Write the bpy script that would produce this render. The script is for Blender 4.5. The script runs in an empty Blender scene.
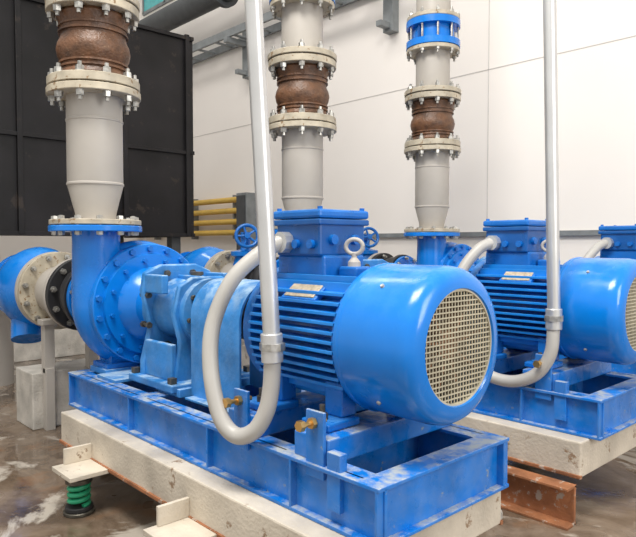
import bpy, bmesh, math, random
from mathutils import Vector, Matrix
random.seed(4)
scn = bpy.context.scene
COL = scn.collection
OFF = Vector((0, 0, 0))

# ------------------------------------------------------------ materials
def new_mat(name):
    m = bpy.data.materials.new(name); m.use_nodes = True
    nt = m.node_tree
    return m, nt, nt.nodes["Principled BSDF"]

def paint(name, col, rough=0.35, var=0.25, dust=0.0, dustcol=(0.55, 0.56, 0.55), metal=0.0,
          scale=6.0, bump=0.0, spec=0.5, chips=0.0, chipcol=(0.2, 0.08, 0.03), coat=0.0, rvar=0.0, chipscale=2.2):
    m, nt, b = new_mat(name)
    N, L = nt.nodes, nt.links
    tc = N.new("ShaderNodeTexCoord")
    nz = N.new("ShaderNodeTexNoise"); nz.inputs["Scale"].default_value = scale
    nz.inputs["Detail"].default_value = 6
    L.new(tc.outputs["Object"], nz.inputs["Vector"])
    rp = N.new("ShaderNodeValToRGB")
    c = col
    rp.color_ramp.elements[0].position = 0.3
    rp.color_ramp.elements[1].position = 0.7
    rp.color_ramp.elements[0].color = (c[0]*(1-var), c[1]*(1-var), c[2]*(1-var), 1)
    rp.color_ramp.elements[1].color = (min(1, c[0]*(1+var)), min(1, c[1]*(1+var)), min(1, c[2]*(1+var)), 1)
    L.new(nz.outputs["Fac"], rp.inputs["Fac"])
    out = rp.outputs["Color"]
    if chips > 0:
        n3 = N.new("ShaderNodeTexNoise"); n3.inputs["Scale"].default_value = scale*chipscale
        n3.inputs["Detail"].default_value = 8; n3.inputs["Roughness"].default_value = 0.7
        L.new(tc.outputs["Object"], n3.inputs["Vector"])
        r3 = N.new("ShaderNodeValToRGB")
        r3.color_ramp.elements[0].position = 0.66 - chips*0.2
        r3.color_ramp.elements[1].position = 0.70 - chips*0.2
        L.new(n3.outputs["Fac"], r3.inputs["Fac"])
        mx = N.new("ShaderNodeMix"); mx.data_type = 'RGBA'
        L.new(r3.outputs["Color"], mx.inputs["Factor"])
        L.new(out, mx.inputs["A"]); mx.inputs["B"].default_value = (*chipcol, 1)
        out = mx.outputs["Result"]
    if dust > 0:
        g = N.new("ShaderNodeNewGeometry"); sx = N.new("ShaderNodeSeparateXYZ")
        L.new(g.outputs["Normal"], sx.inputs[0])
        n2 = N.new("ShaderNodeTexNoise"); n2.inputs["Scale"].default_value = 11; n2.inputs["Detail"].default_value = 9
        n2.inputs["Roughness"].default_value = 0.65
        L.new(tc.outputs["Object"], n2.inputs["Vector"])
        mr = N.new("ShaderNodeMapRange"); mr.inputs[1].default_value = 0.25; mr.inputs[2].default_value = 0.95
        mr.inputs[3].default_value = 0.10
        L.new(sx.outputs["Z"], mr.inputs[0])
        mr2 = N.new("ShaderNodeMapRange"); mr2.inputs[1].default_value = 0.42; mr2.inputs[2].default_value = 0.60
        L.new(n2.outputs["Fac"], mr2.inputs[0])
        mu = N.new("ShaderNodeMath"); mu.operation = 'MULTIPLY'
        L.new(mr.outputs[0], mu.inputs[0]); L.new(mr2.outputs[0], mu.inputs[1])
        mu2 = N.new("ShaderNodeMath"); mu2.operation = 'MULTIPLY'; mu2.inputs[1].default_value = dust
        L.new(mu.outputs[0], mu2.inputs[0])
        mx = N.new("ShaderNodeMix"); mx.data_type = 'RGBA'
        L.new(mu2.outputs[0], mx.inputs["Factor"])
        L.new(out, mx.inputs["A"]); mx.inputs["B"].default_value = (*dustcol, 1)
        out = mx.outputs["Result"]
    L.new(out, b.inputs["Base Color"])
    b.inputs["Roughness"].default_value = rough
    if rvar > 0:
        n5 = N.new("ShaderNodeTexNoise"); n5.inputs["Scale"].default_value = 7; n5.inputs["Detail"].default_value = 7
        L.new(tc.outputs["Object"], n5.inputs["Vector"])
        m5 = N.new("ShaderNodeMapRange"); m5.inputs[1].default_value = 0.35; m5.inputs[2].default_value = 0.65
        m5.inputs[3].default_value = max(0.05, rough-rvar); m5.inputs[4].default_value = rough+rvar
        L.new(n5.outputs["Fac"], m5.inputs[0]); L.new(m5.outputs[0], b.inputs["Roughness"])
    b.inputs["Metallic"].default_value = metal
    b.inputs["Specular IOR Level"].default_value = spec
    b.inputs["Coat Weight"].default_value = coat
    b.inputs["Coat Roughness"].default_value = 0.15
    if bump > 0:
        bp = N.new("ShaderNodeBump"); bp.inputs["Strength"].default_value = bump
        bp.inputs["Distance"].default_value = 0.01
        n4 = N.new("ShaderNodeTexNoise"); n4.inputs["Scale"].default_value = 60
        L.new(tc.outputs["Object"], n4.inputs["Vector"])
        L.new(n4.outputs["Fac"], bp.inputs["Height"]); L.new(bp.outputs[0], b.inputs["Normal"])
    return m

M_blue = paint("blue_gloss_paint", (0.001, 0.175, 0.62), 0.20, 0.10, dust=0.22, dustcol=(0.12, 0.42, 0.70), scale=3, rvar=0.08)
M_fin = paint("blue_fin_lightened", (0.006, 0.21, 0.66), 0.28, 0.10, dust=0.3, dustcol=(0.2, 0.48, 0.74), scale=3)  # fins lightened in colour so they read lit against the dark gaps
M_bluec = paint("blue_cast_paint", (0.001, 0.135, 0.50), 0.32, 0.15, dust=0.35, dustcol=(0.14, 0.36, 0.60), bump=0.15, scale=4, rvar=0.12)
M_blued = paint("blue_dusty_paint", (0.025, 0.20, 0.52), 0.45, 0.3, dust=0.95, dustcol=(0.36, 0.50, 0.62), bump=0.2, rvar=0.15)
M_bluef = paint("blue_frame_paint", (0.002, 0.16, 0.56), 0.32, 0.22, dust=1.0, dustcol=(0.40, 0.44, 0.46), scale=5, rvar=0.15, chips=0.08, chipcol=(0.22, 0.28, 0.34), chipscale=3)
M_bluej = paint("blue_box_gap_shade", (0.001, 0.085, 0.32), 0.33, 0.15, dust=0.4, dustcol=(0.10, 0.30, 0.52), rvar=0.1)  # terminal box blue; also colours in the shade between motor fins
M_pipe = paint("grey_pipe_paint", (0.41, 0.38, 0.34), 0.5, 0.10, scale=2, rvar=0.1)
M_flange = paint("cream_flange_paint", (0.43, 0.38, 0.29), 0.45, 0.25, chips=0.4, chipcol=(0.22, 0.13, 0.06), scale=9)
M_rubber = paint("brown_rubber", (0.115, 0.052, 0.024), 0.45, 0.5, scale=12, bump=0.5, chips=0.25, chipcol=(0.20, 0.12, 0.065))
M_brub = paint("black_rubber", (0.02, 0.02, 0.022), 0.5, 0.3)
M_bolt = paint("zinc_bolt", (0.42, 0.41, 0.38), 0.38, 0.4, metal=0.75, scale=30)
M_dbolt = paint("dark_bolt", (0.12, 0.11, 0.09), 0.45, 0.4, metal=0.7, scale=30)
M_brass = paint("brass_bolt", (0.65, 0.40, 0.14), 0.35, 0.2, metal=0.9)
M_cond = paint("galvanised_conduit", (0.60, 0.60, 0.59), 0.32, 0.06, metal=0.6)
M_flex = paint("grey_flexible_pvc", (0.42, 0.405, 0.375), 0.42, 0.10, scale=3)
M_mesh = paint("tan_grille", (0.46, 0.42, 0.31), 0.45, 0.2)
M_dark = paint("cowl_shade_paint", (0.03, 0.022, 0.018), 0.7, 0.3)  # near-black that paints the shade inside the fan cowl
M_base = paint("cream_painted_base", (0.56, 0.50, 0.41), 0.5, 0.22, bump=0.3, chips=0.25, chipcol=(0.27, 0.18, 0.11), scale=4, chipscale=1.8, rvar=0.15)
M_conc = paint("raw_concrete", (0.50, 0.47, 0.42), 0.8, 0.25, bump=0.5, chips=0.2, chipcol=(0.3, 0.25, 0.2))
M_black = paint("black_panel_paint", (0.010, 0.009, 0.010), 0.45, 0.6, scale=1.6, spec=0.3, chips=0.3, chipcol=(0.030, 0.023, 0.019))
M_green = paint("green_spring_paint", (0.02, 0.33, 0.16), 0.35, 0.2)
M_rust = paint("rusty_steel", (0.28, 0.11, 0.045), 0.7, 0.5, bump=0.4, chips=0.5, chipcol=(0.4, 0.33, 0.27))
M_yel = paint("yellow_pipe_paint", (0.62, 0.40, 0.07), 0.45, 0.1)
M_tray = paint("grey_tray_steel", (0.20, 0.215, 0.22), 0.5, 0.2)
M_dkpipe = paint("dark_lagging", (0.05, 0.055, 0.06), 0.5, 0.2)
M_plate = paint("nameplate", (0.5, 0.42, 0.3), 0.4, 0.35, metal=0.2, scale=40)
M_wall = paint("wall_paint", (0.86, 0.815, 0.765), 0.75, 0.03, scale=0.6)
M_seam = paint("wall_seam", (0.60, 0.57, 0.54), 0.8, 0.05)
M_win = paint("turquoise_glazing", (0.10, 0.50, 0.52), 0.15, 0.1)

def floor_mat():
    m, nt, b = new_mat("wet_concrete_floor")
    N, L = nt.nodes, nt.links
    tc = N.new("ShaderNodeTexCoord")
    def noise(s, d=8, r=0.6, dist=0.0):
        n = N.new("ShaderNodeTexNoise"); n.inputs["Scale"].default_value = s; n.inputs["Detail"].default_value = d
        n.inputs["Roughness"].default_value = r; n.inputs["Distortion"].default_value = dist
        L.new(tc.outputs["Object"], n.inputs["Vector"]); return n.outputs["Fac"]
    def ramp(fac, stops):
        r = N.new("ShaderNodeValToRGB"); e = r.color_ramp.elements
        e[0].position, e[0].color = stops[0][0], (*stops[0][1], 1)
        e[1].position, e[1].color = stops[-1][0], (*stops[-1][1], 1)
        for p, c in stops[1:-1]:
            q = e.new(p); q.color = (*c, 1)
        L.new(fac, r.inputs["Fac"]); return r.outputs["Color"]
    def mix(f, a, bb):
        mx = N.new("ShaderNodeMix"); mx.data_type = 'RGBA'
        L.new(f, mx.inputs["Factor"]); L.new(a, mx.inputs["A"])
        mx.inputs["B"].default_value = (*bb, 1)
        return mx.outputs["Result"]
    base = ramp(noise(1.8, 10, 0.65, 0.5), [(0.30, (0.05, 0.034, 0.022)), (0.45, (0.125, 0.088, 0.06)), (0.58, (0.22, 0.165, 0.12)), (0.72, (0.33, 0.27, 0.21))])
    rust = ramp(noise(2.6, 6, 0.6), [(0.58, (0, 0, 0)), (0.70, (0.6, 0.6, 0.6))])
    c = mix(rust, base, (0.22, 0.11, 0.05))
    pale = ramp(noise(1.35, 9, 0.62, 0.9), [(0.545, (0, 0, 0)), (0.60, (0.8, 0.8, 0.8))])
    c = mix(pale, c, (0.52, 0.47, 0.40))
    L.new(c, b.inputs["Base Color"])
    mr = N.new("ShaderNodeMapRange"); mr.inputs[1].default_value = 0.50; mr.inputs[2].default_value = 0.60
    mr.inputs[3].default_value = 0.03; mr.inputs[4].default_value = 0.45
    L.new(noise(0.9, 4), mr.inputs[0]); L.new(mr.outputs[0], b.inputs["Roughness"])
    mm = N.new("ShaderNodeMath"); mm.operation = 'MULTIPLY'
    L.new(noise(25, 5), mm.inputs[0]); L.new(mr.outputs[0], mm.inputs[1])
    bp = N.new("ShaderNodeBump"); bp.inputs["Strength"].default_value = 0.4; bp.inputs["Distance"].default_value = 0.02
    L.new(mm.outputs[0], bp.inputs["Height"]); L.new(bp.outputs[0], b.inputs["Normal"])
    b.inputs["Specular IOR Level"].default_value = 0.7
    return m
M_floor = floor_mat()

# ------------------------------------------------------------ helpers
def empty(name, loc):
    o = bpy.data.objects.new(name, None); o.empty_display_size = 0.1
    o.location = Vector(loc) + OFF
    COL.objects.link(o); return o

def finish(name, bm, mat, parent, bevel=0.0, smooth=True):
    bmesh.ops.remove_doubles(bm, verts=bm.verts, dist=1e-5)
    bmesh.ops.recalc_face_normals(bm, faces=bm.faces)
    base = (parent.location if parent else Vector((0, 0, 0)))
    for v in bm.verts: v.co = v.co + OFF - base
    if smooth:
        for f in bm.faces: f.smooth = True
        for e in bm.edges:
            if len(e.link_faces) == 2 and e.calc_face_angle(0) > math.radians(32): e.smooth = False
    me = bpy.data.meshes.new(name); bm.to_mesh(me); bm.free()
    me.materials.append(mat)
    o = bpy.data.objects.new(name, me); COL.objects.link(o)
    if parent: o.parent = parent
    if bevel > 0:
        md = o.modifiers.new("bev", 'BEVEL'); md.width = bevel; md.segments = 2
        md.limit_method = 'ANGLE'; md.angle_limit = math.radians(50)
    return o

def add_box(bm, lo, hi, rot=None):
    lo, hi = Vector(lo), Vector(hi)
    c = (lo + hi)/2; s = hi - lo
    M = Matrix.Translation(c)
    if rot is not None: M = M @ rot
    M = M @ Matrix.Diagonal((s.x, s.y, s.z, 1))
    bmesh.ops.create_cube(bm, size=1, matrix=M)

def box(name, lo, hi, mat, parent=None, bevel=0.004, rot=None):
    bm = bmesh.new(); add_box(bm, lo, hi, rot)
    return finish(name, bm, mat, parent, bevel, False)

def boxes(name, lst, mat, parent=None, bevel=0.003):
    bm = bmesh.new()
    for l in lst: add_box(bm, *l)
    return finish(name, bm, mat, parent, bevel, False)

def frame_from(axis):
    a = Vector(axis).normalized()
    ref = Vector((0, 0, 1)) if abs(a.z) < 0.9 else Vector((1, 0, 0))
    u = a.cross(ref).normalized(); v = a.cross(u).normalized()
    return a, u, v

def add_lathe(bm, prof, p, axis, seg=48, cap=True, phase=0.0):
    a, u, v = frame_from(axis); p = Vector(p)
    rings = []
    for t, r in prof:
        rings.append([bm.verts.new(p + a*t + (u*math.cos(phase+2*math.pi*i/seg) + v*math.sin(phase+2*math.pi*i/seg))*r)
                      for i in range(seg)])
    for A, B in zip(rings, rings[1:]):
        for i in range(seg):
            j = (i+1) % seg
            bm.faces.new((A[i], A[j], B[j], B[i]))
    if cap:
        bm.faces.new(rings[0]); bm.faces.new(rings[-1])

def lathe(name, prof, p, axis, mat, parent=None, seg=48, cap=True, bevel=0.0):
    bm = bmesh.new(); add_lathe(bm, prof, p, axis, seg, cap)
    return finish(name, bm, mat, parent, bevel)

def cyl(name, p0, p1, r, mat, parent=None, seg=40, bevel=0.0):
    p0, p1 = Vector(p0), Vector(p1)
    return lathe(name, [(0, r), ((p1-p0).length, r)], p0, p1-p0, mat, parent, seg, True, bevel)

def catmull(P, n=8):
    P = [Vector(p) for p in P]
    Q = [P[0]*2-P[1]] + P + [P[-1]*2-P[-2]]
    out = []
    for i in range(1, len(Q)-2):
        for k in range(n):
            t = k/n
            a, b, c, d = Q[i-1], Q[i], Q[i+1], Q[i+2]
            out.append(0.5*((2*b) + (c-a)*t + (2*a-5*b+4*c-d)*t*t + (3*b-a-3*c+d)*t**3))
    out.append(P[-1]); return out

def sweep(name, pts, radii, mat, parent=None, seg=24):
    pts = [Vector(p) for p in pts]
    if not hasattr(radii, '__len__'): radii = [radii]*len(pts)
    bm = bmesh.new(); rings = []
    T0 = (pts[1]-pts[0]).normalized(); a, u, v = frame_from(T0)
    for i, p in enumerate(pts):
        T = (pts[min(i+1, len(pts)-1)] - pts[max(i-1, 0)]).normalized()
        u = (u - T*u.dot(T)).normalized(); w = T.cross(u)
        rings.append([bm.verts.new(p + (u*math.cos(2*math.pi*k/seg) + w*math.sin(2*math.pi*k/seg))*radii[i]) for k in range(seg)])
    for A, B in zip(rings, rings[1:]):
        for i in range(seg):
            j = (i+1) % seg; bm.faces.new((A[i], A[j], B[j], B[i]))
    bm.faces.new(rings[0]); bm.faces.new(rings[-1])
    return finish(name, bm, mat, parent)

def bolt_ring(name, p, axis, R, n, r, t0, t1, mat, parent, stud=0.03, phase=0.2, head=0.022):
    bm = bmesh.new(); a, u, v = frame_from(axis); p = Vector(p)
    for i in range(n):
        an = phase + 2*math.pi*i/n
        c = p + (u*math.cos(an) + v*math.sin(an))*R
        add_lathe(bm, [(t0-stud, r*0.55), (t1+stud, r*0.55)], c, a, 8)
        add_lathe(bm, [(t1, r*1.15), (t1+head, r*1.05)], c, a, 6, True, random.random())
        add_lathe(bm, [(t0-head, r*1.05), (t0, r*1.15)], c, a, 6, True, random.random())
    return finish(name, bm, mat, parent)

def disc(name, p, axis, r, t0, t1, mat, parent, hole=None):
    e = 0.004
    return lathe(name, [(t0, r-e), (t0+e, r), (t1-e, r), (t1, r-e)], p, axis, mat, parent, 56)

X, Z = Vector((1, 0, 0)), Vector((0, 0, 1))
AZ = 1.104   # shaft height

# ------------------------------------------------------------ room
floor = box("floor", (-14, -4, -0.1), (5, 7.3, 0), M_floor, None, 0)
wall_b = box("wall_back", (-14, 7.3, 0), (5, 7.5, 9), M_wall, None, 0)
wall_l = box("wall_left", (-14.2, -4, 0), (-14, 7.5, 9), M_wall, None, 0)
boxes("trim_1", [((-14, 7.294, 3.77), (5, 7.3, 3.781))], M_seam, None, 0)
boxes("trim_2", [((-4.567, 7.294, 0), (-4.557, 7.3, 6.4)), ((-9.4, 7.294, 0), (-9.39, 7.3, 6.4))], M_seam, None, 0)
boxes("trim_3", [((-9.3, 7.24, 1.60), (5, 7.3, 1.66))], M_tray, None, 0)
boxes("baseboard_back", [((-14, 7.27, 0), (5, 7.3, 0.15))], M_conc, None, 0)
w = empty("window_1", (-12, 7.28, 7.5))
boxes("glazing", [((-13.8, 7.27, 6.95), (-10.8, 7.295, 8.6))], M_win, w, 0)
boxes("mullions", [((x, 7.25, 6.9), (x+0.06, 7.3, 8.65)) for x in (-13.85, -12.85, -11.85, -10.85)] +
      [((-13.85, 7.25, 6.88), (-10.8, 7.3, 6.95)), ((-13.85, 7.25, 8.6), (-10.8, 7.3, 8.66))], M_tray, w)

# wall services
o = empty("overhead_pipe", (-10, 6.6, 6.05))
cyl("pipe_run", (-13.9, 6.6, 6.05), (-6.9, 6.6, 6.05), 0.22, M_dkpipe, o)
disc("coupling_flange", (-9.6, 6.6, 6.05), X, 0.30, 0, 0.1, M_dkpipe, o)
boxes("hangers", [((x, 6.58, 6.2), (x+0.05, 6.62, 9)) for x in (-13, -10.8, -7.5)], M_tray, o)
o = empty("cable_tray", (-9, 7.1, 5.3))
boxes("tray_channel", [((-13.9, 6.75, 5.28), (-5.6, 6.80, 5.42)), ((-13.9, 7.2, 5.28), (-5.6, 7.25, 5.42))], M_tray, o)
boxes("rungs", [((-13.8+i*0.6, 6.76, 5.3), (-13.74+i*0.6, 7.24, 5.33)) for i in range(14)], M_tray, o)
br = []
for x in (-12.3, -9.67, -6.17):
    br += [((x-0.09, 7.15, 4.62), (x+0.09, 7.298, 5.5)), ((x-0.05, 6.7, 5.18), (x+0.05, 7.298, 5.28)),
           ((x-0.05, 6.95, 4.66), (x+0.05, 7.298, 4.74))]
boxes("brackets", br, M_tray, o)
o = empty("gas_pipe_bank", (-12, 7.1, 2.1))
for i, z in enumerate((2.35, 2.14, 1.93, 1.72)):
    cyl("pipe_%d" % i, (-13.9, 7.12, z), (-9.85, 7.12, z), 0.055, M_yel, o)
boxes("pipe_clamps", [((x, 7.15, 1.6), (x+0.05, 7.298, 2.45)) for x in (-13.2, -11.6, -10.1)], M_tray, o)
o = empty("control_cabinet", (-9.6, 7.1, 1.3))
box("cabinet_body", (-9.70, 6.95, 0.9), (-9.38, 7.298, 2.45), M_tray, o, 0.01)
box("cabinet_door", (-9.67, 6.93, 0.95), (-9.41, 6.95, 2.4), M_dkpipe, o)
box("cabinet_plinth", (-9.70, 6.95, 0), (-9.38, 7.298, 0.9), M_conc, o)

# black panel tank
o = empty("black_panel_tank", (-8.6, 1.8, 3.0))
box("shell", (-9.8, -2.4, 1.62), (-7.75, 4.76, 4.36), M_black, o, 0.01)
rib = []
for y in (-2.4, -0.3, 0.95, 2.45, 3.75, 4.68):
    rib.append(((-7.75, y, 1.62), (-7.70, y+0.06, 4.40)))
for z in (1.60, 2.75, 4.33):
    rib.append(((-7.75, -2.4, z), (-7.71, 4.76, z+0.05)))
for x in (-9.8, -8.8, -7.82):
    rib.append(((x, 4.76, 1.62), (x+0.07, 4.82, 4.4)))
for z in (1.60, 2.75, 4.33):
    rib.append(((-9.8, 4.76, z), (-7.7, 4.81, z+0.05)))
boxes("ribs", rib, M_black, o)
boxes("legs", [((x, y, 0), (x+0.14, y+0.14, 1.62)) for x in (-9.7, -7.95) for y in (-2.3, -0.2, 2.0, 4.5)], M_dkpipe, o)
box("plinth_wall", (-9.8, -2.4, 0), (-8.4, 4.6, 0.9), M_conc, o, 0.01)

# ------------------------------------------------------------ unit builders
def build_frame():
    o = empty("pump_base_frame", (-2.78, 0, 0.55))
    zt, zb = 0.655, 0.435
    x0, x1, yw = -4.15, -1.42, 0.43
    L = []
    for s in (-1, 1):
        yo, yi = s*yw, s*(yw-0.11)
        L.append(((x0, min(yo, yi), zt-0.016), (x1, max(yo, yi), zt)))
        L.append(((x0, min(yo, yi), zb), (x1, max(yo, yi), zb+0.016)))
        yc = s*(yw-0.04)
        L.append(((x0, yc-0.007, zb), (x1, yc+0.007, zt)))
    for xx, s in ((x0, 1), (x1, -1), (-3.25, 1), (-2.42, 1), (-1.85, -1)):
        xa, xb = sorted((xx, xx+s*0.11))
        L.append(((xa, -yw+0.01, zt-0.014), (xb, yw-0.01, zt+0.001)))
        L.append(((xa, -yw+0.01, zb), (xb, yw-0.01, zb+0.014)))
        xc = xx + s*0.04
        L.append(((xc-0.007, -yw+0.04, zb), (xc+0.007, yw-0.04, zt)))
    boxes("channels", L, M_bluef, o)
    boxes("web_stiffeners", [((x, s*(yw-0.02)-0.02, zb+0.01), (x+0.012, s*(yw-0.02)+0.02, zt-0.01))
                             for x in (-4.14, -3.3, -2.5, -1.9, -1.44) for s in (-1, 1)], M_bluef, o)
    boxes("motor_pedestals", [((-2.36, -0.40, zt), (-2.16, 0.40, 0.755)), ((-1.90, -0.40, zt), (-1.70, 0.40, 0.755))], M_bluef, o, 0.006)
    boxes("jacking_tabs", [((x-0.05, s*0.41-0.008, 0.60), (x+0.05, s*0.41+0.008, 0.86)) for x in (-2.24, -1.76) for s in (-1, 1)] +
          [((-1.69, -0.42, 0.50), (-1.62, -0.38, 0.72))], M_bluef, o)
    bm = bmesh.new()
    for x in (-2.24, -1.76):
        add_lathe(bm, [(0, 0.010), (0.13, 0.010)], (x, -0.49, 0.815), (0, 1, 0), 12)
        add_lathe(bm, [(0, 0.022), (0.022, 0.022)], (x, -0.50, 0.815), (0, 1, 0), 6)
        add_lathe(bm, [(0, 0.022), (0.02, 0.022)], (x, -0.44, 0.815), (0, 1, 0), 6)
    finish("jacking_bolts", bm, M_brass, o)
    boxes("pump_pedestals", [((-4.10, -0.30, zt), (-3.86, 0.30, 0.69)), ((-3.28, -0.26, zt), (-3.02, 0.26, 0.70)),
                             ((-3.86, -0.36, zt), (-3.60, -0.1, 0.675))], M_blued, o)
    return o

def build_base():
    o = empty("inertia_base", (-2.7, 0, 0.33))
    box("block", (-4.02, -0.53, 0.24), (-1.48, 0.47, 0.434), M_base, o, 0.008)
    bl = []
    for x in (-3.45, -2.38):
        bl += [((x-0.13, -0.75, 0.225), (x+0.13, -0.53, 0.25)), ((x-0.12, -0.69, 0.25), (x-0.10, -0.53, 0.34)),
               ((x-0.13, 0.47, 0.225), (x+0.13, 0.69, 0.25)), ((x-0.12, 0.47, 0.25), (x-0.10, 0.63, 0.34))]
    boxes("mount_brackets", bl, M_base, o)
    boxes("edge_angle", [((-4.03, -0.54, 0.235), (-1.475, -0.52, 0.255)), ((-4.03, 0.46, 0.235), (-1.475, 0.48, 0.255))], M_rust, o)
    for x in (-3.45, -2.38):
        for y in (-0.65, 0.59):
            q = empty("spring_isolator", (x, y, 0.1))
            disc("foot_plate", (x, y, 0), Z, 0.085, 0.0, 0.02, M_dbolt, q)
            disc("lower_cup", (x, y, 0), Z, 0.075, 0.02, 0.045, M_brub, q)
            pts = [(x+0.052*math.cos(t), y+0.052*math.sin(t), 0.05+0.12*t/(2*math.pi*3.5)) for t in [i*0.3 for i in range(74)]]
            sweep("coil", pts, 0.013, M_green, q, 10)
            disc("upper_cup", (x, y, 0), Z, 0.072, 0.172, 0.2, M_dbolt, q)
            cyl("adjusting_bolt", (x, y, 0.17), (x, y, 0.224), 0.02, M_bolt, q, 12)
    return o

def build_pump():
    o = empty("centrifugal_pump", (-4.0, 0, AZ))
    xc = -4.0
    yc = -0.29
    path = [(xc, yc, 1.60), (xc, yc, 1.48), (xc, yc, 1.36), (xc, yc, 1.24)]
    rad = [0.150, 0.15, 0.152, 0.156]
    n = 60
    for i in range(n+1):
        f = i/n
        an = math.pi + f*math.radians(320)
        rm = 0.158 - 0.045*f
        R = 0.447 - 0.03*f - rm
        path.append((xc, R*math.cos(an), AZ + R*math.sin(an))); rad.append(rm)
    sweep("volute_scroll", path, rad, M_blue, o, 36)
    lathe("casing_core", [(-0.125, 0.16), (-0.12, 0.31), (0.10, 0.36), (0.115, 0.38)], (xc, 0, AZ), X, M_blue, o)
    lathe("casing_cover", [(0.11, 0.392), (0.115, 0.398), (0.175, 0.398), (0.182, 0.392), (0.183, 0.335), (0.205, 0.33), (0.208, 0.245), (0.26, 0.215), (0.30, 0.17), (0.33, 0.165), (0.62, 0.165)],
          (xc, 0, AZ), X, M_blue, o)
    bolt_ring("cover_bolts", (xc, 0, AZ), X, 0.366, 18, 0.018, 0.13, 0.183, M_bluec, o, 0.01)
    bolt_ring("inner_cover_bolts", (xc, 0, AZ), X, 0.29, 12, 0.013, 0.18, 0.208, M_bluec, o, 0.004)
    disc("discharge_flange", (xc, yc, 0), Z, 0.29, 1.58, 1.617, M_blue, o)
    boxes("casing_feet", [((xc-0.09, -0.24, 0.69), (xc+0.09, -0.14, 0.84)), ((xc-0.09, 0.14, 0.69), (xc+0.09, 0.24, 0.84)),
                          ((xc-0.10, -0.28, 0.69), (xc+0.12, 0.28, 0.72))], M_bluec, o)
    lathe("suction_nozzle", [(0, 0.19), (0.2, 0.175), (0.50, 0.175)], (xc-0.10, 0, AZ), -X, M_blue, o)
    disc("suction_flange", (xc-0.56, 0, AZ), -X, 0.26, 0, 0.04, M_blue, o)
    # bearing bracket
    bm = bmesh.new()
    add_lathe(bm, [(0, 0.21), (0.05, 0.21), (0.055, 0.19), (0.22, 0.175), (0.24, 0.165), (0.38, 0.16), (0.39, 0.195), (0.46, 0.195), (0.47, 0.16), (0.50, 0.10)],
              (-3.54, 0, AZ), X, 44)
    finish("bearing_housing", bm, M_blued, o)
    bm = bmesh.new()
    def plate(x0, x1, outline):
        A = [bm.verts.new((x0, y, z)) for y, z in outline]; B = [bm.verts.new((x1, y, z)) for y, z in outline]
        bm.faces.new(A); bm.faces.new(B)
        for i in range(len(A)):
            j = (i+1) % len(A); bm.faces.new((A[i], A[j], B[j], B[i]))
    ol = [(-0.25, 0.70), (0.25, 0.70), (0.25, 0.80), (0.20, 1.0), (0.25, 1.22), (0.23, 1.33), (0.12, 1.375), (-0.12, 1.375), (-0.23, 1.33), (-0.25, 1.22), (-0.20, 1.0), (-0.25, 0.80)]
    plate(-3.50, -3.45, ol)
    ol2 = [(-0.22, 0.70), (0.22, 0.70), (0.19, 0.95), (0.23, 1.10), (0.19, 1.26), (0.10, 1.31), (-0.10, 1.31), (-0.19, 1.26), (-0.23, 1.10), (-0.19, 0.95)]
    plate(-3.17, -3.13, ol2)
    finish("lantern_plates", bm, M_blued, o, 0.01)
    boxes("lantern_webs", [((-3.46, -0.235, 1.21), (-3.25, -0.19, 1.32)), ((-3.46, 0.19, 1.21), (-3.25, 0.235, 1.32)),
                           ((-3.46, -0.235, 0.72), (-3.15, -0.20, 0.93)), ((-3.46, 0.20, 0.72), (-3.15, 0.235, 0.93)),
                           ((-3.46, -0.012, 1.22), (-3.15, 0.012, 1.31)),
                           ((-3.57, -0.29, 0.675), (-3.05, 0.29, 0.72))], M_blued, o, 0.008)
    bolt_ring("lantern_bolts", (-3.45, 0, AZ), X, 0.235, 8, 0.018, -0.05, 0.0, M_dbolt, o, 0.006, phase=math.pi/8)
    bolt_ring("bearing_cap_bolts", (-3.08, 0, AZ), X, 0.17, 8, 0.014, -0.03, 0.01, M_dbolt, o, 0.004)
    lathe("oil_cap", [(0, 0.03), (0.06, 0.03), (0.06, 0.04), (0.08, 0.04)], (-3.33, 0.05, 1.25), Z, M_dbolt, o, 12)
    boxes("anchor_nuts", [((x-0.02, y-0.02, 0.72), (x+0.02, y+0.02, 0.755)) for x in (-3.53, -3.10) for y in (-0.26, 0.26)], M_dbolt, o)
    return o

def build_coupling():
    o = empty("coupling_guard", (-2.75, 0, 1.0))
    bm = bmesh.new(); r = 0.205
    prof = [(-r, 0.67)] + [(-r*math.cos(t), AZ + r*math.sin(t)) for t in [math.pi*i/20 for i in range(21)]] + [(r, 0.67)]
    ri = r-0.012
    prof2 = [(-ri, 0.67)] + [(-ri*math.cos(t), AZ + ri*math.sin(t)) for t in [math.pi*i/20 for i in range(21)]] + [(ri, 0.67)]
    G = []
    for x in (-2.99, -2.54):
        G.append(([bm.verts.new((x, y, z)) for y, z in prof], [bm.verts.new((x, y, z)) for y, z in prof2]))
    (A, A2), (B, B2) = G
    for i in range(len(A)-1):
        bm.faces.new((A[i], A[i+1], B[i+1], B[i])); bm.faces.new((A2[i], B2[i], B2[i+1], A2[i+1]))
        bm.faces.new((A[i], A2[i], A2[i+1], A[i+1])); bm.faces.new((B[i], B[i+1], B2[i+1], B2[i]))
    for k in (0, -1): bm.faces.new((A[k], B[k], B2[k], A2[k]))
    finish("guard_shell", bm, M_blued, o)
    boxes("guard_feet", [((-2.97, s*0.23-0.03, 0.657), (-2.56, s*0.23+0.03, 0.67)) for s in (-1, 1)], M_blued, o)
    cyl("shaft", (-3.03, 0, AZ), (-2.48, 0, AZ), 0.035, M_bolt, o, 20)
    disc("coupling_half_a", (-2.86, 0, AZ), X, 0.12, 0, 0.09, M_dbolt, o)
    disc("coupling_half_b", (-2.75, 0, AZ), X, 0.12, 0, 0.09, M_dbolt, o)
    return o

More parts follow.
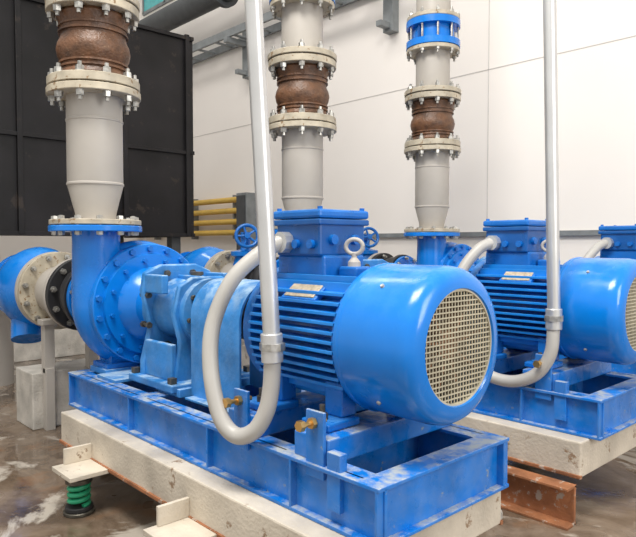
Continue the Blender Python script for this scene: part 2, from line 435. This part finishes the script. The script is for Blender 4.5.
def build_motor():
    o = empty("electric_motor", (-1.95, 0, AZ))
    c = (0, 0, AZ)
    R = 0.312
    pr = [(-1.775, R-0.004), (-1.77, R), (-1.46, R), (-1.425, R-0.006), (-1.400, R-0.022), (-1.388, R-0.045), (-1.382, R-0.065), (-1.380, 0.228), (-1.392, 0.224), (-1.40, 0.222)]
    inner = [(-1.40, R-0.06), (-1.43, R-0.02), (-1.775, R-0.012)]
    lathe("fan_cowl", pr + inner, c, X, M_blue, o, 72, False)
    lathe("cowl_rear_ring", [(-1.775, 0.30), (-1.755, R+0.004), (-1.745, R+0.004), (-1.74, R)], c, X, M_blue, o, 72, False)
    disc("cowl_shade_disc", (-1.56, 0, AZ), X, 0.295, 0, 0.01, M_dark, o)  # dark disc standing in for the shade behind the grille
    bm = bmesh.new()
    for i in range(9):
        a = 2*math.pi*i/9
        M = Matrix.Translation((-1.48, 0, AZ)) @ Matrix.Rotation(a, 4, 'X') @ Matrix.Translation((0, 0, 0.13)) @ Matrix.Diagonal((0.08, 0.012, 0.18, 1))
        bmesh.ops.create_cube(bm, size=1, matrix=M)
    finish("fan_blades", bm, M_rust, o, 0, False)
    disc("fan_hub", (-1.53, 0, AZ), X, 0.06, 0, 0.09, M_rust, o)
    bm = bmesh.new(); rg = 0.226; n = 23; wr = 0.0026
    for i in range(-n//2+1, n//2+1):
        q = i*2*rg/n
        h = math.sqrt(max(rg*rg-q*q, 0))
        if h < 0.02: continue
        add_box(bm, (-1.402, q-wr, AZ-h), (-1.397, q+wr, AZ+h))
        add_box(bm, (-1.398, -h, AZ+q-wr), (-1.393, h, AZ+q+wr))
    add_lathe(bm, [(-1.405, 0.232), (-1.405, 0.218), (-1.389, 0.218), (-1.389, 0.232)], c, X, 56, False)
    finish("fan_grille", bm, M_mesh, o, 0, False)
    bm = bmesh.new()
    for a in (0.8, 2.3, 3.9, 5.5):
        add_lathe(bm, [(0, 0.010), (0.008, 0.008)], (-1.60, R*math.cos(a)*0.998, AZ+R*math.sin(a)*0.998), (0, math.cos(a), math.sin(a)), 10)
    finish("cowl_screws", bm, M_bolt, o)
    lathe("stator_body", [(-2.36, 0.23), (-2.34, 0.245), (-1.78, 0.245), (-1.76, 0.23)], c, X, M_bluej, o)  # darker blue paints shade into the gaps between the fins
    bm = bmesh.new(); ro = 0.309
    for k in range(-5, 6):
        q = k*0.038
        y1 = math.sqrt(ro*ro-q*q)
        for s in (-1, 1):
            ya, yb = sorted((s*0.18, s*y1))
            add_box(bm, (-2.33, ya, AZ+q-0.007), (-1.78, yb, AZ+q+0.007))
            za, zb = sorted((s*0.18, s*(y1-0.008)))
            if s > 0 and abs(q) < 0.15: continue
            add_box(bm, (-2.33, q-0.007, AZ+za), (-1.78, q+0.007, AZ+zb))
    finish("cooling_fins", bm, M_fin, o, 0.002, False)
    lathe("drive_end_shield", [(-2.47, 0.06), (-2.47, 0.11), (-2.44, 0.12), (-2.42, 0.24), (-2.40, 0.275), (-2.39, 0.292), (-2.335, 0.292), (-2.33, 0.24)], c, X, M_bluec, o)
    lathe("rear_shield", [(-1.80, 0.24), (-1.795, 0.296), (-1.765, 0.296), (-1.76, 0.24)], c, X, M_bluec, o)
    bolt_ring("shield_bolts", (-2.39, 0, AZ), X, 0.262, 8, 0.014, 0, 0.01, M_bluec, o, 0.0)
    box("terminal_saddle", (-2.33, -0.13, 1.32), (-2.01, 0.13, 1.45), M_bluec, o, 0.012)
    box("terminal_box", (-2.32, -0.145, 1.445), (-2.02, 0.145, 1.605), M_bluej, o, 0.012)
    box("terminal_box_rim", (-2.335, -0.16, 1.585), (-2.005, 0.16, 1.612), M_bluej, o, 0.006)
    box("terminal_box_lid", (-2.335, -0.16, 1.615), (-2.005, 0.16, 1.655), M_bluec, o, 0.012)
    bm = bmesh.new()
    for x in (-2.31, -2.03):
        for y in (-0.135, 0.135):
            add_lathe(bm, [(0, 0.012), (0.012, 0.012)], (x, y, 1.655), Z, 6)
    for dx in (-0.10, 0, 0.10):
        add_lathe(bm, [(0, 0.02), (0.02, 0.02)], (-2.17+dx, -0.145, 1.50), (0, -1, 0), 12)
    for dy in (-0.07, 0.07):
        add_lathe(bm, [(0, 0.025), (0.02, 0.022)], (-2.02, dy, 1.52), (1, 0, 0), 12)
    finish("box_screws", bm, M_bluec, o)
    ring = [(-1.95 + 0.033*math.cos(t), 0.0+0.02*math.cos(t), 1.488 + 0.033*math.sin(t)) for t in [2*math.pi*i/24 for i in range(25)]]
    sweep("lifting_eye", ring, 0.010, M_pipe, o, 12)
    lathe("eye_collar", [(0, 0.03), (0.03, 0.028), (0.05, 0.012), (0.07, 0.012)], (-1.95, 0, 1.39), Z, M_pipe, o, 16)
    box("eye_boss", (-2.00, -0.05, 1.31), (-1.89, 0.05, 1.40), M_bluec, o, 0.01)
    rot = Matrix.Rotation(math.radians(38), 4, 'X')
    box("nameplate_pad", (-2.15, -0.265, 1.275), (-1.93, -0.165, 1.30), M_bluec, o, 0.004, rot)
    box("nameplate", (-2.135, -0.262, 1.292), (-1.945, -0.172, 1.306), M_plate, o, 0.002, rot)
    F = []
    for xa, xb in ((-2.34, -2.14), (-1.92, -1.76)):
        for s in (-1, 1):
            ya, yb = sorted((s*0.16, s*0.345)); F.append(((xa, ya, 0.757), (xb, yb, 0.79)))
            ya, yb = sorted((s*0.15, s*0.24)); F.append(((xa+0.03, ya, 0.79), (xb-0.03, yb, 0.93)))
    boxes("feet", F, M_bluec, o, 0.008)
    bm = bmesh.new()
    for x in (-2.24, -1.84):
        for s in (-1, 1):
            add_lathe(bm, [(0, 0.024), (0.025, 0.024)], (x, s*0.30, 0.79), Z, 6)
            add_lathe(bm, [(0.02, 0.012), (0.06, 0.012)], (x, s*0.30, 0.79), Z, 10)
    finish("foot_bolts", bm, M_dbolt, o)
    return o

def build_column():
    o = empty("discharge_pipe", (-4.0, -0.29, 2.4))
    p = (-4.0, -0.29, 0)
    r = 0.174
    disc("base_flange", p, Z, 0.285, 1.622, 1.655, M_flange, o)
    bolt_ring("base_flange_bolts", p, Z, 0.25, 12, 0.02, 1.58, 1.655, M_bolt, o, 0.025)
    lathe("reducer", [(1.655, 0.125), (1.70, 0.128), (1.88, r), (2.44, r)], p, Z, M_pipe, o)
    bm = bmesh.new()
    add_lathe(bm, [(1.875, r), (1.88, r+0.004), (1.89, r+0.004), (1.895, r)], p, Z, 48, False)
    add_lathe(bm, [(2.28, r), (2.285, r+0.004), (2.295, r+0.004), (2.30, r)], p, Z, 48, False)
    finish("weld_seams", bm, M_pipe, o)
    disc("joint_flange_a", p, Z, 0.29, 2.44, 2.485, M_flange, o)
    disc("joint_flange_b", p, Z, 0.285, 2.495, 2.55, M_flange, o)
    bolt_ring("joint_bolts_lower", p, Z, 0.252, 10, 0.024, 2.44, 2.55, M_bolt, o, 0.06, head=0.035)
    lathe("rubber_bellows", [(2.55, 0.21), (2.57, 0.22), (2.60, 0.205), (2.65, 0.20), (2.69, 0.22), (2.73, 0.228), (2.77, 0.22), (2.80, 0.205), (2.83, 0.2), (2.90, 0.212), (2.94, 0.225), (2.96, 0.21)],
          p, Z, M_rubber, o)
    bm = bmesh.new()
    for z in (2.605, 2.635, 2.83, 2.865):
        add_lathe(bm, [(z, 0.19), (z+0.003, 0.215), (z+0.015, 0.215), (z+0.018, 0.19)], p, Z, 40, False)
    finish("bellows_bands", bm, M_rubber, o)
    disc("joint_flange_c", p, Z, 0.285, 2.96, 3.015, M_flange, o)
    disc("joint_flange_d", p, Z, 0.29, 3.025, 3.07, M_flange, o)
    bolt_ring("joint_bolts_upper", p, Z, 0.252, 10, 0.024, 2.96, 3.07, M_bolt, o, 0.06, head=0.035)
    lathe("riser_lower", [(3.07, r), (3.50, r)], p, Z, M_pipe, o)
    disc("valve_flange_a", p, Z, 0.27, 3.455, 3.495, M_flange, o)
    lathe("valve_body", [(3.495, 0.21), (3.50, 0.275), (3.565, 0.275), (3.57, 0.215), (3.70, 0.215), (3.705, 0.275), (3.77, 0.275), (3.775, 0.21)], p, Z, M_blue, o)
    boxes("valve_neck", [((-4.32, -0.24, 3.60), (-4.15, -0.14, 3.68))], M_blue, o, 0.01)
    boxes("valve_ribs", [((-4.0-0.24, -0.29-0.012, 3.56), (-4.0+0.24, -0.29+0.012, 3.71)), ((-4.0-0.012, -0.29-0.24, 3.56), (-4.0+0.012, -0.29+0.24, 3.71))], M_bluej, o)
    disc("valve_flange_b", p, Z, 0.27, 3.775, 3.815, M_flange, o)
    bolt_ring("valve_bolts", p, Z, 0.25, 10, 0.02, 3.455, 3.815, M_bolt, o, 0.05)
    lathe("riser_upper", [(3.815, r), (6.22, r)], p, Z, M_pipe, o)
    return o

def build_suction(valve):
    o = empty("suction_pipe", (-5.3, 0, AZ))
    def d(n, x, r, t, m): disc(n, (x, 0, AZ), -X, r, 0, t, m, o)
    d("flange_a", -4.605, 0.275, 0.05, M_brub)
    bolt_ring("bolts_a", (-4.56, 0, AZ), -X, 0.235, 10, 0.018, 0, 0.095, M_bolt, o, 0.04)
    lathe("rubber_joint", [(0, 0.20), (0.03, 0.19), (0.08, 0.23), (0.12, 0.24), (0.16, 0.23), (0.21, 0.19), (0.24, 0.20)], (-4.655, 0, AZ), -X, M_brub, o)
    d("flange_b", -4.89, 0.29, 0.05, M_brub)
    d("flange_c", -4.95, 0.29, 0.05, M_pipe)
    bolt_ring("bolts_b", (-4.89, 0, AZ), -X, 0.25, 10, 0.022, 0, 0.11, M_bolt, o, 0.05)
    cyl("spool", (-4.99, 0, AZ), (-5.42, 0, AZ), 0.21, M_pipe, o)
    d("flange_e", -5.40, 0.33, 0.06, M_flange)
    d("flange_f", -5.47, 0.33, 0.05, M_pipe)
    bolt_ring("bolts_c", (-5.40, 0, AZ), -X, 0.29, 12, 0.022, 0, 0.12, M_bolt, o, 0.05)
    lathe("strainer_body", [(0, 0.24), (0.08, 0.27), (0.18, 0.34), (0.34, 0.37), (0.50, 0.34), (0.62, 0.24), (0.70, 0.22), (0.70, 0.31), (0.76, 0.31)], (-5.52, 0, AZ), -X, M_blue, o)
    sweep("strainer_leg", catmull([(-5.88, -0.1, AZ-0.1), (-5.84, -0.12, AZ-0.3), (-5.78, -0.14, AZ-0.44)]), 0.14, M_blue, o)
    cyl("back_pipe", (-6.27, 0, AZ), (-6.85, 0, AZ), 0.19, M_pipe, o)
    sweep("drop_leg", catmull([(-6.80, 0, AZ), (-7.05, 0, AZ-0.02), (-7.22, 0, AZ-0.12), (-7.28, 0, AZ-0.32), (-7.28, 0, AZ-0.7), (-7.28, 0, 0.0)]), 0.19, M_pipe, o)
    q = empty("pipe_support", (-5.2, 0, 0.4))
    box("concrete_block", (-5.62, -0.30, 0), (-5.22, 0.30, 0.46), M_conc, q, 0.01)
    boxes("support_posts", [((-5.24, -0.22, 0.46), (-5.16, -0.14, 0.88)), ((-5.24, 0.14, 0.46), (-5.16, 0.22, 0.88)), ((-5.26, -0.24, 0.85), (-5.14, 0.24, 0.893)),
                            ((-5.21, -0.22, 0.0), (-5.14, -0.15, 0.5)), ((-5.21, 0.15, 0.0), (-5.14, 0.22, 0.5))], M_pipe, q)
    if valve:
        v = empty("gate_valve", (-5.2, 0, 1.3))
        lathe("bonnet", [(0, 0.13), (0.08, 0.11), (0.10, 0.15), (0.14, 0.15), (0.16, 0.06), (0.20, 0.04)], (-5.2, 0, AZ+0.18), Z, M_blue, v, 30)
        cyl("stem", (-5.2, 0, 1.48), (-5.2, 0, 1.64), 0.018, M_bolt, v, 12)
        cyl("stem_gearbox", (-5.2, 0, 1.48), (-5.2, 0, 1.62), 0.05, M_blue, v, 16)
        hc = Vector((-5.08, -0.07, 1.58)); a, u, w_ = frame_from((0.85, -0.45, 0.2))
        pts = [hc + (u*math.cos(t)+w_*math.sin(t))*0.11 for t in [2*math.pi*i/32 for i in range(33)]]
        sweep("handwheel_rim", pts, 0.018, M_bluec, v, 12)
        for k in range(5):
            t = 2*math.pi*k/5
            cyl("spoke_%d" % k, hc, hc + (u*math.cos(t)+w_*math.sin(t))*0.11, 0.012, M_bluec, v, 8)
        cyl("wheel_hub", hc - a*0.12, hc + a*0.03, 0.03, M_bluec, v, 16)
    return o

def build_conduit(variant):
    o = empty("electrical_conduit", (-2.0, -0.4, 2.0))
    if variant == 1:
        bx = (-2.03, -0.406); top = Vector((-2.155, -0.54, 4.6))
        loop = [(bx[0], bx[1], 1.02), (-2.035, -0.41, .90), (-2.05, -0.425, .80), (-2.095, -0.455, .715), (-2.18, -0.485, .685), (-2.26, -0.51, .755),
                (-2.33, -0.51, .94), (-2.365, -0.475, 1.14), (-2.35, -0.38, 1.337), (-2.296, -0.25, 1.463), (-2.25, -0.165, 1.51), (-2.24, -0.14, 1.515)]
    else:
        bx = (-1.71, -0.395); top = Vector((-1.78, -0.46, 4.6))
        loop = [(bx[0], bx[1], 1.05), (-1.72, -.41, .87), (-1.80, -.43, .74), (-1.95, -.45, .68), (-2.12, -.46, .71), (-2.28, -.46, .85),
                (-2.36, -.45, 1.05), (-2.37, -.36, 1.3), (-2.31, -.25, 1.46), (-2.26, -.165, 1.51), (-2.25, -.14, 1.515)]
    b = Vector((bx[0], bx[1], 1.06))
    cyl("rigid_pipe", b, top, 0.036, M_cond, o, 28)
    d = (top-b).normalized()
    cyl("threaded_coupling", b - Vector((0, 0, 0.05)), b + d*0.07, 0.046, M_cond, o, 28, 0.004)
    lathe("gland_nut", [(0, 0.054), (0.03, 0.054)], b, Z, M_bolt, o, 8)
    sweep("flexible_tube", catmull(loop, 10), 0.036, M_flex, o, 24)
    lathe("box_connector", [(0, 0.05), (0.045, 0.05)], (loop[-1][0]-0.003, -0.19, 1.508), (0, 1, 0), M_cond, o, 10)
    return o

for k in range(3):
    OFF = Vector((0, 2.04 + 1.8*k, 0))
    build_frame(); build_base(); build_pump(); build_coupling(); build_motor(); build_column()
    build_suction(k > 0); build_conduit(1 if k == 0 else 2)
OFF = Vector((0, 0, 0))

o = empty("discharge_header", (-4.0, 4, 6.5))
cyl("header_pipe", (-4.0, 0.6, 6.5), (-4.0, 7.28, 6.5), 0.28, M_pipe, o)
o = empty("rusty_steel_channel", (-1.8, 3.25, 0.1))
boxes("channel_section", [((-2.08, 3.24, 0.0), (-1.48, 3.26, 0.22)), ((-2.08, 3.16, 0.0), (-1.48, 3.26, 0.015)), ((-2.08, 3.16, 0.205), (-1.48, 3.26, 0.22))], M_rust, o)
o = empty("steel_washer", (-1.75, 2.9, 0.05))
lathe("washer_body", [(0, 0.015), (0, 0.045), (0.02, 0.045), (0.02, 0.015), (0, 0.015)], (-1.80, 2.98, 0.045), (0.5, -1, 0), M_conc, o, 24, False)

# ------------------------------------------------------------ light + camera
w = bpy.data.worlds.new("World"); scn.world = w; w.use_nodes = True
bg = w.node_tree.nodes["Background"]
bg.inputs["Color"].default_value = (1.0, 0.985, 0.96, 1); bg.inputs["Strength"].default_value = 0.85
def area(name, loc, tgt, size, sy, power, col=(1, 1, 1)):
    l = bpy.data.lights.new(name, 'AREA'); l.shape = 'RECTANGLE'; l.size = size; l.size_y = sy
    l.energy = power; l.color = col
    ob = bpy.data.objects.new(name, l); COL.objects.link(ob); ob.location = loc
    ob.rotation_euler = (Vector(tgt)-Vector(loc)).to_track_quat('-Z', 'Y').to_euler()
area("overhead_fill", (-1.5, 0.0, 7.5), (-3, 3, 0.5), 3, 2, 600, (1, 0.97, 0.92))  # added overhead fill lamp; no skylight is known here
area("side_fill", (3.5, 2.5, 3.5), (-2, 3, 1), 2, 3, 180, (1, 0.98, 0.96))  # added fill lamp from the open side; there is no door
area("wall_fill", (-6.5, 3.5, 8.3), (-7, 7.3, 2.5), 5, 1, 180, (1, 0.96, 0.92))  # added fill lamp that brightens the back wall

cam = bpy.data.cameras.new("camera"); co = bpy.data.objects.new("camera", cam); COL.objects.link(co)
co.location = (0, 0, 1.5)
fw = Vector((-0.7314, 0.6820, -24.5/630))
co.rotation_euler = fw.to_track_quat('-Z', 'Y').to_euler()
cam.sensor_width = 36; cam.lens = 35.66; cam.clip_start = 0.05
scn.camera = co
scn.view_settings.view_transform = 'Standard'
